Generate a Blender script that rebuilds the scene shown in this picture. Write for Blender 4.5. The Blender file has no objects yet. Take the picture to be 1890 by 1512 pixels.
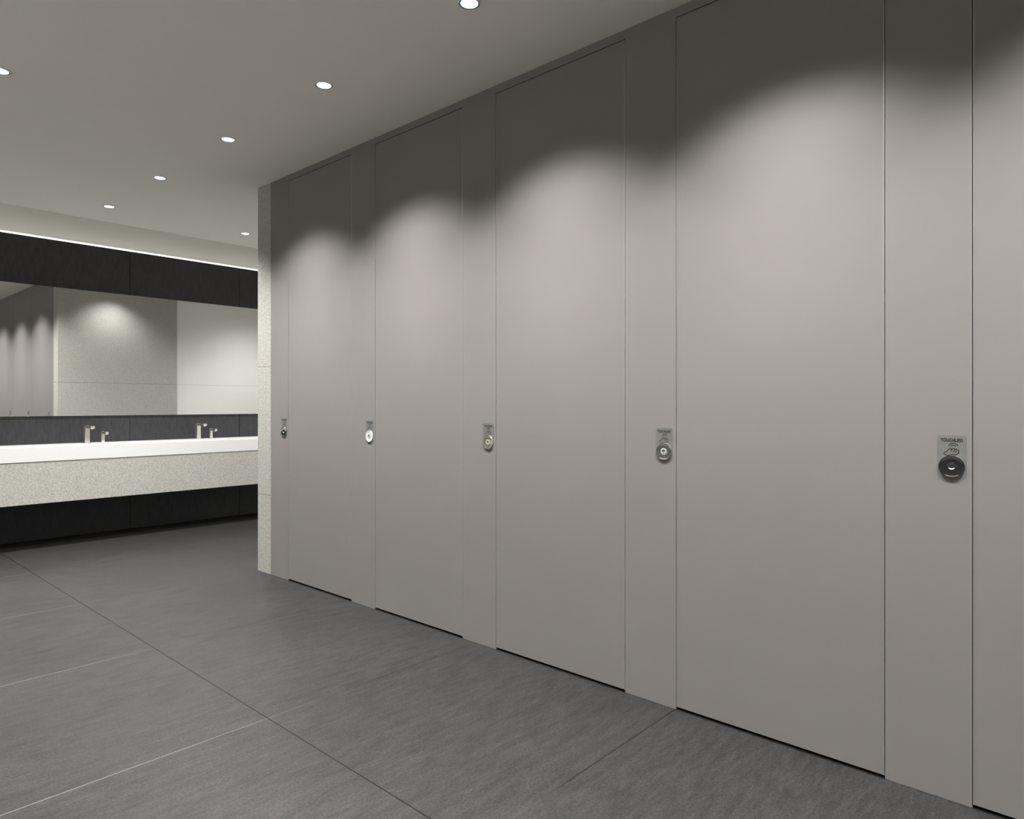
import bpy, bmesh, math
from mathutils import Matrix, Vector
S = bpy.context.scene
COL = S.collection
try:
    S.view_settings.view_transform = 'Standard'
    S.view_settings.look = 'None'
except Exception as e:
    print(e)

# ------------------------------------------------------------ materials
def mat(name, color, rough=0.5, metal=0.0, spec=0.5):
    m = bpy.data.materials.new(name); m.use_nodes = True
    b = m.node_tree.nodes['Principled BSDF']
    b.inputs['Base Color'].default_value = (*color, 1)
    b.inputs['Roughness'].default_value = rough
    b.inputs['Metallic'].default_value = metal
    b.inputs['Specular IOR Level'].default_value = spec
    return m
def N(m, t, **kw):
    n = m.node_tree.nodes.new(t)
    for k, v in kw.items(): setattr(n, k, v)
    return n
def L(m, a, b): m.node_tree.links.new(a, b)
def noise_color(m, c1, c2, scale, stretch=(1,1,1), detail=6, lo=0.3, hi=0.7, bump=0.0, rough_n=0.6, rot=(0,0,0)):
    b = m.node_tree.nodes['Principled BSDF']
    g = N(m, 'ShaderNodeNewGeometry')
    mp = N(m, 'ShaderNodeMapping'); mp.inputs['Scale'].default_value = stretch; mp.inputs['Rotation'].default_value = rot
    nz = N(m, 'ShaderNodeTexNoise'); nz.inputs['Scale'].default_value = scale
    nz.inputs['Detail'].default_value = detail; nz.inputs['Roughness'].default_value = rough_n
    r = N(m, 'ShaderNodeValToRGB')
    r.color_ramp.elements[0].position = lo; r.color_ramp.elements[1].position = hi
    r.color_ramp.elements[0].color = (*c1, 1); r.color_ramp.elements[1].color = (*c2, 1)
    L(m, g.outputs['Position'], mp.inputs['Vector']); L(m, mp.outputs['Vector'], nz.inputs['Vector'])
    L(m, nz.outputs['Fac'], r.inputs['Fac']); L(m, r.outputs['Color'], b.inputs['Base Color'])
    if bump:
        bp = N(m, 'ShaderNodeBump'); bp.inputs['Strength'].default_value = bump; bp.inputs['Distance'].default_value = 0.002
        L(m, nz.outputs['Fac'], bp.inputs['Height']); L(m, bp.outputs['Normal'], b.inputs['Normal'])
    return g, r
def emis(name, color, s):
    m = bpy.data.materials.new(name); m.use_nodes = True
    b = m.node_tree.nodes['Principled BSDF']
    b.inputs['Base Color'].default_value = (*color, 1)
    b.inputs['Emission Color'].default_value = (*color, 1)
    b.inputs['Emission Strength'].default_value = s
    return m
def joint_mask(m, geo, axis, first, period, width, below=None):
    """1 inside a joint line of the given width"""
    sp = N(m, 'ShaderNodeSeparateXYZ'); L(m, geo.outputs['Position'], sp.inputs[0])
    a = N(m, 'ShaderNodeMath', operation='SUBTRACT'); L(m, sp.outputs[axis], a.inputs[0]); a.inputs[1].default_value = first - period*20.5
    w = N(m, 'ShaderNodeMath', operation='FLOORED_MODULO'); L(m, a.outputs[0], w.inputs[0]); w.inputs[1].default_value = period
    s = N(m, 'ShaderNodeMath', operation='SUBTRACT'); L(m, w.outputs[0], s.inputs[0]); s.inputs[1].default_value = period/2
    ab = N(m, 'ShaderNodeMath', operation='ABSOLUTE'); L(m, s.outputs[0], ab.inputs[0])
    lt = N(m, 'ShaderNodeMath', operation='LESS_THAN'); L(m, ab.outputs[0], lt.inputs[0]); lt.inputs[1].default_value = width/2
    if below is not None:
        bl = N(m, 'ShaderNodeMath', operation='LESS_THAN'); L(m, sp.outputs[axis], bl.inputs[0]); bl.inputs[1].default_value = below
        mu = N(m, 'ShaderNodeMath', operation='MULTIPLY'); L(m, lt.outputs[0], mu.inputs[0]); L(m, bl.outputs[0], mu.inputs[1])
        return mu.outputs[0]
    return lt.outputs[0]
def mix_in(m, fac, base_out, color, color_out=None):
    mx = N(m, 'ShaderNodeMix', data_type='RGBA')
    L(m, fac, mx.inputs[0]); L(m, base_out, mx.inputs[6]); mx.inputs[7].default_value = (*color, 1)
    if color_out is not None: L(m, color_out, mx.inputs[7])
    return mx.outputs[2]

WALLC = (0.236, 0.2215, 0.2125)
M_lam = mat('warm_grey_laminate', WALLC, 0.55, 0, 0.2)
noise_color(M_lam, tuple(c*0.985 for c in WALLC), tuple(c*1.015 for c in WALLC), 3.0)
M_ceil = mat('ceiling_plaster', (0.80, 0.785, 0.74), 0.9, 0, 0.1)
noise_color(M_ceil, (0.86,0.835,0.77), (0.88,0.855,0.79), 2.0)
M_white = mat('white_wall_paint', (0.80, 0.79, 0.77), 0.6)
g, r = noise_color(M_white, (0.82,0.81,0.79), (0.85,0.84,0.82), 1.5)
o = mix_in(M_white, joint_mask(M_white, g, 2, 1.466, 0.911, 0.004, 2.0), r.outputs['Color'], (0.55,0.54,0.52))
L(M_white, o, M_white.node_tree.nodes['Principled BSDF'].inputs['Base Color'])
M_plain = mat('light_wall_paint', (0.80, 0.79, 0.76), 0.8)
noise_color(M_plain, (0.79,0.775,0.72), (0.82,0.805,0.75), 2.0)
M_side = mat('charcoal_side_wall', (0.08, 0.08, 0.08), 0.8, 0, 0.2)
noise_color(M_side, (0.06,0.06,0.06), (0.08,0.08,0.078), 6.0)
M_stone = mat('speckled_stone', (0.5,0.49,0.44), 0.7, 0, 0.2)
g, r = noise_color(M_stone, (0.25,0.245,0.222), (0.59,0.578,0.532), 165, detail=4, lo=0.38, hi=0.62, bump=0.18, rough_n=0.8)
o = mix_in(M_stone, joint_mask(M_stone, g, 2, 1.466, 0.911, 0.0035, 2.0), r.outputs['Color'], (0.14,0.135,0.12))
L(M_stone, o, M_stone.node_tree.nodes['Principled BSDF'].inputs['Base Color'])
M_apron = mat('speckled_stone_apron', (0.5,0.49,0.44), 0.7, 0, 0.2)
noise_color(M_apron, (0.32,0.313,0.284), (0.66,0.648,0.598), 165, detail=4, lo=0.38, hi=0.62, bump=0.18, rough_n=0.8)
M_black = mat('charcoal_panel', (0.025,0.025,0.027), 0.45, 0, 0.35)
noise_color(M_black, (0.036,0.036,0.040), (0.058,0.058,0.063), 22, stretch=(2.5,1,0.6), detail=8)
M_gap = mat('dark_gap', (0.006,0.006,0.006), 0.9, 0, 0.1)
M_counter = mat('white_solid_surface', (0.86,0.86,0.85), 0.35)
noise_color(M_counter, (0.85,0.85,0.84), (0.87,0.87,0.86), 5)
M_mirror = mat('mirror_glass', (0.93,0.93,0.92), 0.0, 1.0)
M_chrome = mat('chrome', (0.95,0.94,0.92), 0.14, 0.9)
M_knob = mat('satin_chrome', (0.90,0.89,0.86), 0.10, 0.95)
M_knob2 = mat('satin_chrome_warm_reflection', (0.88,0.82,0.68), 0.14, 0.85)  # warm reflection on the chrome disc, put into its base colour
M_knob3 = mat('satin_chrome_bright_reflection', (0.95,0.95,0.94), 0.3, 0.35)  # same chrome, with a bright reflection put into its base colour
M_brush = mat('brushed_aluminium', (0.80,0.79,0.76), 0.35, 0.5)
M_plate = mat('satin_steel_plate', (0.205,0.200,0.192), 0.34, 0.15)
M_ink = mat('black_print', (0.003,0.003,0.003), 0.7, 0, 0.1)
M_dark = mat('chrome_dark_reflection', (0.42,0.42,0.41), 0.09, 1.0)  # chrome disc reflecting a dark room, darkness put into the colour
M_glass = mat('black_sensor_glass', (0.03,0.03,0.03), 0.08, 0.0)
M_edge = mat('anodised_edge', (0.55,0.54,0.52), 0.3, 0.5)
M_trimw = mat('downlight_trim', (0.80,0.80,0.78), 0.4)
M_baffle = mat('downlight_baffle', (0.015,0.015,0.015), 0.5)
M_lens = emis('downlight_lens', (1.0,0.99,0.96), 5.0)
M_led = emis('led_diffuser', (1.0,1.0,0.98), 1.4)
M_crescent = emis('crescent_highlight', (0.9,1.0,0.88), 0.7)  # highlight on the lock disc, made as a softly glowing crescent

# floor tiles
M_floor = mat('grey_stone_tile', (0.1,0.1,0.1), 0.45, 0, 0.25)
FA = 0.245
g, r = noise_color(M_floor, tuple(FA*c for c in (0.072,0.072,0.072)), tuple(FA*c for c in (0.140,0.138,0.134)), 12.0, stretch=(0.5,2.4,1), detail=12, lo=0.34, hi=0.68, rough_n=0.74, rot=(0,0,0.35))
def mulnoise(src, scale, lo, hi, detail, rough, stretch=None):
    nz2 = N(M_floor, 'ShaderNodeTexNoise'); nz2.inputs['Scale'].default_value = scale; nz2.inputs['Detail'].default_value = detail; nz2.inputs['Roughness'].default_value = rough
    if stretch:
        mp = N(M_floor, 'ShaderNodeMapping'); mp.inputs['Scale'].default_value = stretch; mp.inputs['Rotation'].default_value = (0,0,0.35)
        L(M_floor, g.outputs['Position'], mp.inputs['Vector']); L(M_floor, mp.outputs['Vector'], nz2.inputs['Vector'])
    else: L(M_floor, g.outputs['Position'], nz2.inputs['Vector'])
    mr = N(M_floor, 'ShaderNodeMapRange'); mr.inputs[1].default_value=0.35; mr.inputs[2].default_value=0.65; mr.inputs[3].default_value=lo; mr.inputs[4].default_value=hi
    L(M_floor, nz2.outputs['Fac'], mr.inputs[0])
    mm = N(M_floor, 'ShaderNodeMix', data_type='RGBA', blend_type='MULTIPLY'); mm.inputs[0].default_value = 1
    L(M_floor, src, mm.inputs[6]); L(M_floor, mr.outputs[0], mm.inputs[7])
    return mm.outputs[2]
o1 = mulnoise(r.outputs['Color'], 120, 0.62, 1.38, 4, 0.75)
o1 = mulnoise(o1, 40, 0.84, 1.16, 6, 0.75, (0.45,1.8,1))
o1 = mulnoise(o1, 1.6, 0.92, 1.08, 3, 0.5)
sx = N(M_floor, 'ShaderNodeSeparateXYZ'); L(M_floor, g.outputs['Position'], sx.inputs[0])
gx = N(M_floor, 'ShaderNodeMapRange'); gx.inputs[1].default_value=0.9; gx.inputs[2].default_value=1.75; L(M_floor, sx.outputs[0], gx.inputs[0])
joint_sheen = N(M_floor, 'ShaderNodeMix', data_type='RGBA'); L(M_floor, gx.outputs[0], joint_sheen.inputs[0])
joint_sheen.inputs[6].default_value = (0.125,0.122,0.115,1); joint_sheen.inputs[7].default_value = (0.002,0.002,0.002,1)  # sheen on the joints put into their colour: pale at low x, then dark
o = mix_in(M_floor, joint_mask(M_floor, g, 1, 4.672, 1.115, 0.0037), o1, (0,0,0), joint_sheen.outputs[2])
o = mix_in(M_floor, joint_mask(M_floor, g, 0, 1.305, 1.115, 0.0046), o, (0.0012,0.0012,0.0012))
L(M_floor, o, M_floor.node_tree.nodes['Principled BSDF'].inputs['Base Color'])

# ------------------------------------------------------------ mesh helpers
def finish(name, bm, m, loc=(0,0,0), parent=None, smooth=False):
    me = bpy.data.meshes.new(name)
    bmesh.ops.recalc_face_normals(bm, faces=bm.faces)
    bm.to_mesh(me); bm.free()
    if isinstance(m, (list, tuple)):
        for x in m: me.materials.append(x)
    else: me.materials.append(m)
    if smooth:
        for p in me.polygons: p.use_smooth = True
        try: me.set_sharp_from_angle(angle=math.radians(35))
        except Exception: pass
    ob = bpy.data.objects.new(name, me); ob.location = loc
    COL.objects.link(ob)
    if parent: ob.parent = parent
    return ob
def add_box(bm, lo, hi, bevel=0.0, seg=2):
    lo = Vector(lo); hi = Vector(hi)
    r = bmesh.ops.create_cube(bm, size=1.0)
    vs = r['verts']
    for v in vs:
        v.co = Vector([lo[i] + (v.co[i]+0.5)*(hi[i]-lo[i]) for i in range(3)])
    if bevel:
        es = list({e for v in vs for e in v.link_edges})
        bmesh.ops.bevel(bm, geom=es, offset=bevel, segments=seg, affect='EDGES', profile=0.5)
def box(name, lo, hi, m, bevel=0.0, parent=None, world=True):
    """lo/hi in world (or parent-local) coordinates; origin at base centre"""
    c = Vector(((lo[0]+hi[0])/2, (lo[1]+hi[1])/2, lo[2]))
    bm = bmesh.new()
    add_box(bm, Vector(lo)-c, Vector(hi)-c, bevel)
    return finish(name, bm, m, c, parent)
def struct(ob, label=None):
    ob['kind'] = 'structure'
    if label: ob['label'] = label
    return ob
def thing(ob, label, cat, group=None):
    ob['label'] = label; ob['category'] = cat
    if group: ob['group'] = group
    return ob
def lathe(bm, prof, seg=48, axis='Z'):
    rings = []
    for (r, z) in prof:
        if r < 1e-6: rings.append([bm.verts.new((0,0,z))])
        else: rings.append([bm.verts.new((r*math.cos(2*math.pi*i/seg), r*math.sin(2*math.pi*i/seg), z)) for i in range(seg)])
    for a, b in zip(rings, rings[1:]):
        for i in range(seg):
            j = (i+1) % seg
            if len(a) == 1 and len(b) == 1: continue
            if len(a) == 1: bm.faces.new((a[0], b[i], b[j]))
            elif len(b) == 1: bm.faces.new((a[i], a[j], b[0]))
            else: bm.faces.new((a[i], a[j], b[j], b[i]))
def empty(name, loc, rot=None):
    e = bpy.data.objects.new(name, None); e.empty_display_size = 0.05
    e.location = loc
    if rot is not None: e.rotation_euler = rot
    COL.objects.link(e); return e
def copy_tree(src, loc):
    new = src.copy(); COL.objects.link(new); new.location = loc
    def rec(s, n):
        for ch in s.children:
            c = ch.copy(); COL.objects.link(c); c.parent = n
            rec(ch, c)
    rec(src, new)
    return new

# ------------------------------------------------------------ dimensions
XW = 2.42      # cubicle front plane
H = 2.76
YE = 4.672     # end of the cubicle block
YS = 4.487     # start of stone return
YV = 7.15      # charcoal panel plane
XL, XR, YB = -2.0, 5.4, -2.6
P = 0.9757

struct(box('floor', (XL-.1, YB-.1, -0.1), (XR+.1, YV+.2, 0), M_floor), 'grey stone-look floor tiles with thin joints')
struct(box('ceiling', (XL, YB, H), (XR, 6.49, H+0.40), M_ceil), 'smooth painted ceiling with recessed downlights')
struct(box('ceiling_cove', (XL, 6.49, 3.1), (XR, YV+.1, 3.16), M_ceil), 'raised ceiling of the lit cove')
struct(box('wall_left', (XL-.1, YB-.1, 0), (XL, YV+.2, 3.16), M_side), 'plain charcoal wall')
struct(box('wall_right', (XR, YB-.1, 0), (XR+.1, YV+.2, 3.16), M_plain), 'plain light painted wall')
struct(box('wall_rear', (XL, YB-.1, 0), (XR, YB, 3.16), M_side), 'plain charcoal wall')
struct(box('wall_vanity', (XL, YV+.10, 0), (XR, YV+.2, 3.16), M_plain), 'light wall above the charcoal cladding')
# stone block closing the end of the cubicle row and light wall beside it
struct(box('wall_stone', (XW, YS+.001, 0), (3.81, YE, H), M_stone), 'speckled light stone end wall with horizontal joints')
struct(box('wall_white', (3.811, 4.50, 0), (XR, 4.62, H), M_white), 'smooth white wall with a horizontal joint')
struct(box('wall_cubicle_backing', (XW+.045, YB, 0), (XW+.08, YS, H), M_gap), 'dark backing behind the cubicle fronts')
struct(box('trim_1', (XW+.002, YB, 2.722), (XW+.045, YS, H), M_lam), 'warm grey head rail above cubicle doors')

# charcoal cladding panels
xs = [-2.0, -0.868, 0.222, 1.312, 2.402, 3.492, 4.582, 5.4]
for i, (a, b) in enumerate(zip(xs, xs[1:])):
    o = box('cladding_panel', (a+.002, YV, 0), (b-.002, YV+.05, 2.672), M_black, 0.001)
    thing(o, 'charcoal full-height cladding panel behind the vanity', 'wall panel', 'charcoal cladding panels')
struct(box('trim_2', (XL, YV+.05, 0), (XR, YV+.10, 2.67), M_gap), 'dark support behind the cladding')
led = box('led_strip', (XL+.01, YV+.002, 2.672), (XR-.01, YV+.045, 2.688), M_led)
thing(led, 'glowing white linear light strip on top of the dark cladding', 'light strip')

# mirror
e = box('wall_mirror', (-1.2, YV-.02, 1.093), (5.0, YV-.0005, 2.247), M_mirror, 0.0)
thing(e, 'long frameless rectangular mirror above the washbasin counter', 'mirror')

# ------------------------------------------------------------ cubicle doors and pilasters
for k in range(-2, 5):
    y0 = 0.3487 + k*P           # near edge of pilaster k
    y1 = y0 + 0.2353            # far edge
    p = box('cubicle_pilaster', (XW, y0+.0008, 0), (XW+.04, min(y1, YS)-.0008, 2.7215), M_lam, 0.0005)
    thing(p, 'narrow warm grey laminate fixed panel between cubicle doors', 'partition panel', 'cubicle fixed panels')
for k in range(-2, 5):
    d1 = 0.3487 + k*P
    d0 = d1 - 0.7404
    root = empty('cubicle_door', (XW+.02, (d0+d1)/2, 0.0))
    leaf = box('door_leaf', (-.018, -(d1-d0)/2+.0034, 0.010), (.018, (d1-d0)/2-.0034, 2.7180), M_lam, 0.0005, root)
    for s in (-1, 1):
        w = (d1-d0)/2
        lo, hi = sorted((s*(w-.0034), s*(w-.0018)))
        box('edge_strip', (-.0190, lo, 0.010), (.01, hi, 2.7180), M_edge, 0, root)
    thing(root, 'tall flush warm grey laminate cubicle door, closed', 'door', 'cubicle doors')

# ------------------------------------------------------------ touchless locks
ROT = Matrix(((0,0,-1),(-1,0,0),(0,1,0))).to_euler()   # local x -> -Y, y -> Z, z -> -X
def stroke(bm, pts, w, z0, z1, closed=False):
    pts = [Vector((p[0], p[1])) for p in pts]
    n = len(pts)
    Ls, Rs = [], []
    for i, p in enumerate(pts):
        a = pts[i-1] if (i > 0 or closed) else p
        b = pts[(i+1) % n] if (i < n-1 or closed) else p
        t = (b-a); t.normalize(); nn = Vector((-t.y, t.x))*w/2
        Ls.append((bm.verts.new((*(p+nn), z0)), bm.verts.new((*(p+nn), z1))))
        Rs.append((bm.verts.new((*(p-nn), z0)), bm.verts.new((*(p-nn), z1))))
    rng = range(n if closed else n-1)
    for i in rng:
        j = (i+1) % n
        bm.faces.new((Ls[i][1], Rs[i][1], Rs[j][1], Ls[j][1]))
        bm.faces.new((Ls[i][0], Ls[j][0], Rs[j][0], Rs[i][0]))
        bm.faces.new((Ls[i][0], Ls[i][1], Ls[j][1], Ls[j][0]))
        bm.faces.new((Rs[i][0], Rs[j][0], Rs[j][1], Rs[i][1]))
def arc(cx, cy, r, a0, a1, n=12):
    return [(cx+r*math.cos(math.radians(a0+(a1-a0)*i/n)), cy+r*math.sin(math.radians(a0+(a1-a0)*i/n))) for i in range(n+1)]
def text_mesh(body, size, bold=0.0, depth=0.0001):
    cu = bpy.data.curves.new('t', 'FONT'); cu.body = body; cu.size = size; cu.align_x = 'CENTER'; cu.align_y = 'CENTER'
    cu.offset = bold; cu.extrude = depth; cu.space_character = 1.16
    t = bpy.data.objects.new('t', cu); COL.objects.link(t)
    dg = bpy.context.evaluated_depsgraph_get(); dg.update()
    me = bpy.data.meshes.new_from_object(t.evaluated_get(dg))
    COL.objects.unlink(t); bpy.data.objects.remove(t)
    return me

def make_lock(dark_knob, km):
    root = empty('touchless_lock', (XW-.0002, 0, 1.011), ROT)
    bm = bmesh.new()
    w, b0, t0, r = 0.0362, -0.006, 0.095, 0.005
    pts = arc(w-r, t0-r, r, 0, 90, 6)+arc(-w+r, t0-r, r, 90, 180, 6)+arc(-w+r, b0+r, r, 180, 270, 6)+arc(w-r, b0+r, r, 270, 360, 6)
    f = bm.faces.new([bm.verts.new((x, y, 0)) for x, y in pts])
    ex = bmesh.ops.extrude_face_region(bm, geom=[f])
    bmesh.ops.translate(bm, verts=[v for v in ex['geom'] if isinstance(v, bmesh.types.BMVert)], vec=(0,0,0.0012))
    finish('lock_plate', bm, M_plate, (0,0,0), root)
    me = text_mesh('TOUCHLESS', 0.0105, 0.00036)
    xs_ = [v.co.x for v in me.vertices]; k = 0.057/(max(xs_)-min(xs_))
    ys_ = [v.co.y for v in me.vertices]; ky = 0.0105/(max(ys_)-min(ys_)); yc = (max(ys_)+min(ys_))/2
    for v in me.vertices: v.co.x *= k; v.co.y = (v.co.y-yc)*ky
    me.materials.clear(); me.materials.append(M_ink)
    t = bpy.data.objects.new('lettering', me); COL.objects.link(t); t.parent = root; t.location = (0, 0.0800, 0.00125)
    t['label'] = 'black TOUCHLESS lettering'
    bm = bmesh.new()
    z0, z1, sw = 0.0012, 0.00135, 0.0022
    # small waves above the fingers
    stroke(bm, arc(0.004, 0.0575, 0.0130, 25, 155, 18), sw*.9, z0, z1)
    stroke(bm, arc(0.004, 0.0580, 0.0075, 25, 155, 10), sw*.8, z0, z1)
    # hand: thumb + palm + four fingers
    hand = [(-0.0195,0.0365),(-0.0200,0.0410),(-0.0130,0.0450),(-0.0085,0.0510),(-0.0040,0.0560),(-0.0010,0.0545),(-0.0025,0.0500),
            (0.0030,0.0545),(0.0068,0.0552),(0.0082,0.0528),(0.0118,0.0537),(0.0136,0.0508),(0.0170,0.0510),(0.0186,0.0475),
            (0.0165,0.0405),(0.0105,0.0365),(0.0015,0.0365),(-0.0065,0.0345),(-0.0125,0.0335)]
    stroke(bm, hand, sw, z0, z1, True)
    for (a, b) in (((0.0030,0.0445),(0.0082,0.0528)), ((0.0074,0.0425),(0.0136,0.0508)), ((-0.0012,0.0455),(-0.0025,0.0500))):
        stroke(bm, [a, b], sw*0.8, z0, z1)
    o = finish('pictogram', bm, M_ink, (0,0,0), root); o['label'] = 'black line drawing of a hand waving under a sensor'
    bm = bmesh.new()
    lathe(bm, [(0,0),(0.0342,0),(0.0342,0.0034),(0.0336,0.0042),(0.0325,0.0043),(0.0300,0.0036),(0.0262,0.0030),(0.0222,0.0026),(0.0180,0.0024),(0.0,0.0023)], 64)
    k = finish('knob', bm, km, (0,0,0.0012), root, True)
    k['label'] = 'round chrome dished lock disc with a dark reflection in its colour' if dark_knob else 'round chrome dished lock disc'
    bm = bmesh.new()
    lathe(bm, [(0.0,0.0),(0.0134,0.0),(0.0134,0.0004),(0.0120,0.0008),(0.0,0.0010)], 48)
    finish('sensor_lens', bm, M_brush if not dark_knob else M_glass, (0,0,0.0038), root, True)
    bm = bmesh.new()
    if dark_knob:
        f = bm.faces.new([bm.verts.new((x*.8, y*.8, 0)) for x, y in arc(0,0.0,0.0105,195,345,14)+arc(0,0.009,0.0155,312,228,14)])
        ex = bmesh.ops.extrude_face_region(bm, geom=[f])
        bmesh.ops.translate(bm, verts=[v for v in ex['geom'] if isinstance(v, bmesh.types.BMVert)], vec=(0,0,0.0004))
        o = finish('lens_mark', bm, M_crescent, (0,0,0.0048), root); o['label'] = 'pale crescent highlight modelled on the lens'
    else:
        stroke(bm, arc(0, -0.001, 0.009, 35, 145, 10), 0.002, 0, 0.0004)
        stroke(bm, arc(0, -0.001, 0.0055, 35, 145, 10), 0.0016, 0, 0.0004)
        lathe(bm, [(0,0),(0.0022,0),(0.0022,0.0004),(0,0.0004)], 16)
        o = finish('lens_mark', bm, M_ink, (0,0,0.0048), root); o['label'] = 'black sensor symbol'
    return root
for k, (dk, km, lab) in enumerate((
        (True, M_dark, 'chrome touchless disc lock, dark reflection and crescent highlight coloured in, on steel plate'),
        (False, M_knob, 'chrome touchless disc lock on printed steel plate'),
        (False, M_knob2, 'chrome touchless disc lock, warm reflection coloured in, on printed steel plate'),
        (False, M_knob3, 'chrome touchless disc lock, bright reflection coloured in, on printed steel plate'),
        (True, M_dark, 'chrome touchless disc lock, dark reflection and crescent highlight coloured in, on steel plate'))):
    lk = make_lock(dk, km); lk.location = (XW-.0002, 0.401+k*P, 1.011)
    thing(lk, lab, 'door lock', 'touchless locks')

# ------------------------------------------------------------ vanity counter
YF = 6.63; ZT = 0.845; ZM = 0.729; ZB = 0.383
bx = [c for c in (-1.0, 0.0, 1.0, 2.0, 3.0, 4.0, 5.0)]
X0, X1 = -1.3, 5.399
counter = empty('vanity_counter', ((X0+X1)/2, YF, ZB))
off = Vector(counter.location)
def W(lo): return tuple(Vector(lo)-off)
bm = bmesh.new()
yA, yB = YF+.08, YV-.19
hw = 0.27
add_box(bm, W((X0, YF, ZM)), W((X1, yA, ZT)))
add_box(bm, W((X0, yB, ZM)), W((X1, YV-.001, ZT)))
edges = [X0] + [v for c in bx if c+hw < X1 and c-hw > X0 for v in (c-hw, c+hw)] + [X1]
for a, b in zip(edges[0::2], edges[1::2]):
    add_box(bm, W((a, yA, ZM)), W((b, yB, ZT)))
worktop = finish('worktop', bm, M_counter, (0,0,0), counter); worktop['label'] = 'thick white solid-surface worktop'
for c in bx:
    if c+hw < X1 and c-hw > X0:
        bm = bmesh.new()
        add_box(bm, W((c-hw, yA, ZM-.02)), W((c+hw, yB, ZM)))
        r_ = bmesh.ops.create_cone(bm, cap_ends=True, segments=24, radius1=0.022, radius2=0.022, depth=0.004)
        for v in r_['verts']: v.co += Vector(W((c, (yA+yB)/2, ZM+.002)))
        finish('basin', bm, M_counter, (0,0,0), counter)['label'] = 'recessed rectangular white basin'
bm = bmesh.new()
add_box(bm, W((X0, YF+.004, ZB)), W((X1, YF+.03, ZM-.0005)))
add_box(bm, W((X0, YF+.03, ZB)), W((X1, YV-.001, ZB+.02)))
add_box(bm, W((X0, YF+.03, ZB+.02)), W((X0+.03, YV-.001, ZM-.0005)))
ap = finish('apron', bm, M_apron, (0,0,0), counter); ap['label'] = 'speckled light stone front apron'
thing(counter, 'long wall-hung white washbasin counter with speckled stone apron', 'washbasin counter')

# ------------------------------------------------------------ faucets and soap dispensers
def make_tap(name, hgt, reach, rad):
    root = empty(name, (0,0,ZT))
    bm = bmesh.new()
    add_box(bm, (-rad*1.25, -rad*1.25, 0), (rad*1.25, rad*1.25, .005), 0.0015, 2)
    add_box(bm, (-rad, -rad, .004), (rad, rad, hgt), 0.004, 3)
    finish('tap_body', bm, M_chrome, (0,0,0), root)
    bm = bmesh.new()
    add_box(bm, (-rad*0.92, -reach, hgt-.024), (rad*0.92, -rad*0.9, hgt-.002), 0.003, 3)
    finish('spout', bm, M_chrome, (0,0,0), root)
    bm = bmesh.new()
    lathe(bm, [(0,-0.006),(0.007,-0.006),(0.008,0),(0,0)], 20)
    finish('nozzle', bm, M_brush, (0,-reach+.016,hgt-.024), root, True)
    return root
f0 = make_tap('faucet', 0.160, 0.165, 0.020)
s0 = make_tap('soap_dispenser', 0.105, 0.120, 0.014)
f0.location = (2.0, 7.03, ZT); s0.location = (2.13, 7.03, ZT)
thing(f0, 'chrome pillar faucet with straight flat spout on white counter', 'faucet', 'chrome faucets')
thing(s0, 'short chrome soap dispenser beside a faucet', 'soap dispenser', 'chrome soap dispensers')
for c in (3.0,):
    copy_tree(f0, (c, 7.03, ZT)); copy_tree(s0, (c+.13, 7.03, ZT))

# ------------------------------------------------------------ downlights
def spot_data(name, energy, size, blend, n, col=(1.0,0.985,0.97)):
    """spot with a photometric falloff cos^n around its axis"""
    d = bpy.data.lights.new(name, 'SPOT'); d.energy = energy; d.spot_size = math.radians(size); d.spot_blend = blend
    d.shadow_soft_size = 0.03; d.color = col
    d.use_nodes = True
    nt = d.node_tree
    em = [x for x in nt.nodes if x.type == 'EMISSION'][0]
    tc = nt.nodes.new('ShaderNodeTexCoord')
    sp = nt.nodes.new('ShaderNodeSeparateXYZ'); nt.links.new(tc.outputs['Normal'], sp.inputs[0])
    ab = nt.nodes.new('ShaderNodeMath'); ab.operation = 'ABSOLUTE'; nt.links.new(sp.outputs[2], ab.inputs[0])
    pw = nt.nodes.new('ShaderNodeMath'); pw.operation = 'POWER'; nt.links.new(ab.outputs[0], pw.inputs[0]); pw.inputs[1].default_value = n
    nt.links.new(pw.outputs[0], em.inputs['Strength'])
    return d
SD = spot_data('downlight_beam', 325, 117, 0.38, 5.0)
SD2 = spot_data('downlight_beam_soft', 290, 84, 1.0, 5.0)
SD3 = spot_data('downlight_beam_wash', 48, 116, 0.8, 1.2)
SD4 = spot_data('downlight_beam_wide', 120, 150, 1.0, 2.0)
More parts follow.
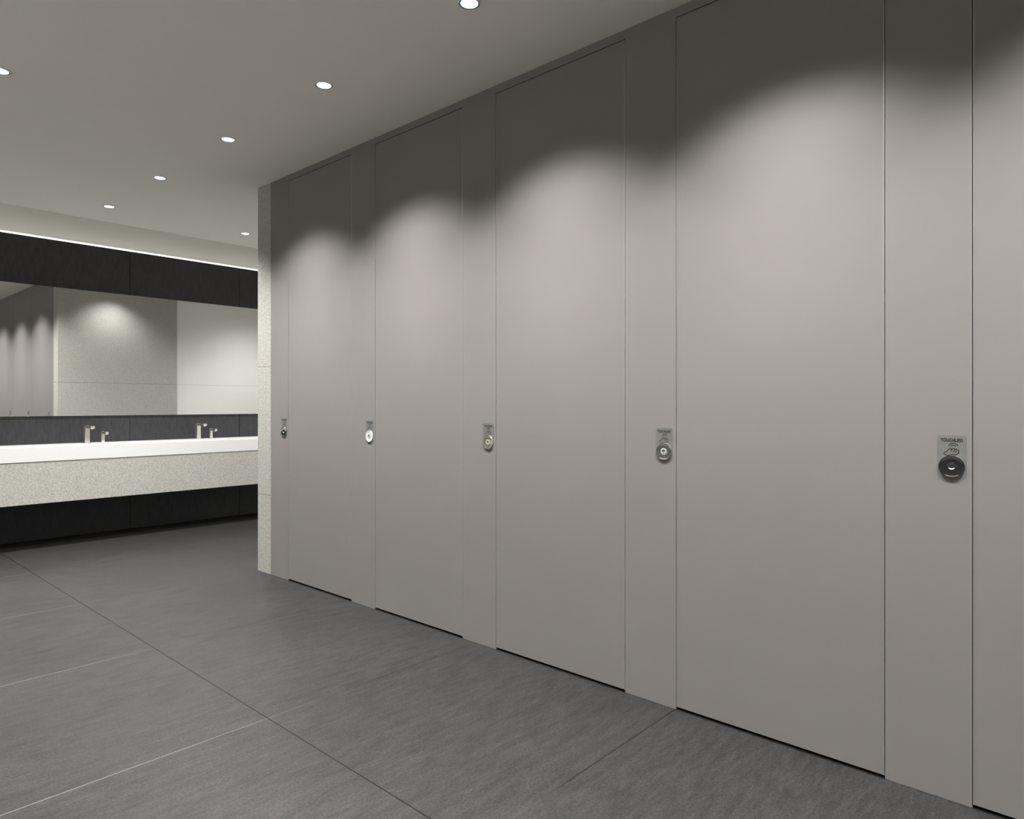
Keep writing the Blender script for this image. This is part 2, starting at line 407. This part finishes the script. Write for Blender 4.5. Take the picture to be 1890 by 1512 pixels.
def make_down(sd):
    root = empty('recessed_downlight', (0,0,H))
    bm = bmesh.new()
    lathe(bm, [(0.046,0.0),(0.046,-0.003),(0.0445,-0.0045),(0.0405,-0.0045),(0.0395,-0.0005),(0.0395,0.0)], 48)
    finish('trim_ring', bm, M_trimw, (0,0,0), root, True)
    bm = bmesh.new()
    lathe(bm, [(0.0395,-0.0002),(0.0395,-0.0035),(0.0350,-0.0035),(0.0345,-0.0002)], 48)
    finish('baffle', bm, M_baffle, (0,0,0), root, True)
    bm = bmesh.new()
    lathe(bm, [(0.0345,-0.0003),(0.0335,-0.0022),(0,-0.0026)], 48)
    finish('lens', bm, M_lens, (0,0,0), root, True)
    s = bpy.data.objects.new('beam', sd); COL.objects.link(s); s.parent = root; s.location = (0,0,-0.045)
    return root
pos = []
for i in range(-3, 5):
    pos.append((1.855, 0.889+1.017*i))
pos.append((1.855, 5.974))
wash = [(2.986, 4.985)]
wide = [(4.75, 5.45), (4.117, 5.999), (2.986, 5.999)]
soft = []
for i in range(-2, 6): soft.append((0.756, 0.867+1.017*i))
for i in range(-2, 6): soft.append((-0.343, 0.867+1.017*i))
for i in range(-2, 6): soft.append((-1.44, 0.867+1.017*i))
for lst, sd in ((pos, SD), (soft, SD2), (wash, SD3), (wide, SD4)):
    d0 = make_down(sd)
    for i, (x, y) in enumerate(lst):
        if i == 0: d0.location = (x, y, H); o = d0
        else: o = copy_tree(d0, (x, y, H))
        thing(o, 'small round recessed white ceiling downlight, switched on', 'downlight', 'ceiling downlights')
# added fill light, out of view on the side wall, brightening the ceiling
root = empty('ceiling_fill_light', (XL+.06, 1.9, 2.05))
box('fill_light_housing', (-.060, -3.6, 0), (.05, 3.6, .06), M_trimw, 0.004, root)
ad = bpy.data.lights.new('fill_light_beam', 'AREA'); ad.shape = 'RECTANGLE'; ad.size = 0.08; ad.size_y = 7.0; ad.energy = 165; ad.color = (1.0,0.975,0.90)
ao = bpy.data.objects.new('fill_light_beam', ad); COL.objects.link(ao); ao.parent = root; ao.location = (0,0,0.075); ao.rotation_euler = (math.radians(180), 0, 0)
thing(root, 'added linear fill light, out of view, brightening the ceiling', 'fill light')

# ------------------------------------------------------------ world + camera
w = bpy.data.worlds.new('World'); S.world = w; w.use_nodes = True
w.node_tree.nodes['Background'].inputs[0].default_value = (0.05,0.05,0.05,1)
cam = bpy.data.cameras.new('Camera'); co = bpy.data.objects.new('Camera', cam); COL.objects.link(co)
cam.sensor_width = 36; cam.lens = 24.0; cam.shift_y = -10/1890
cam.clip_start = 0.02
co.location = (0, 0, 1.2)
co.rotation_euler = (math.radians(90), 0, -math.radians(47.8))
S.camera = co
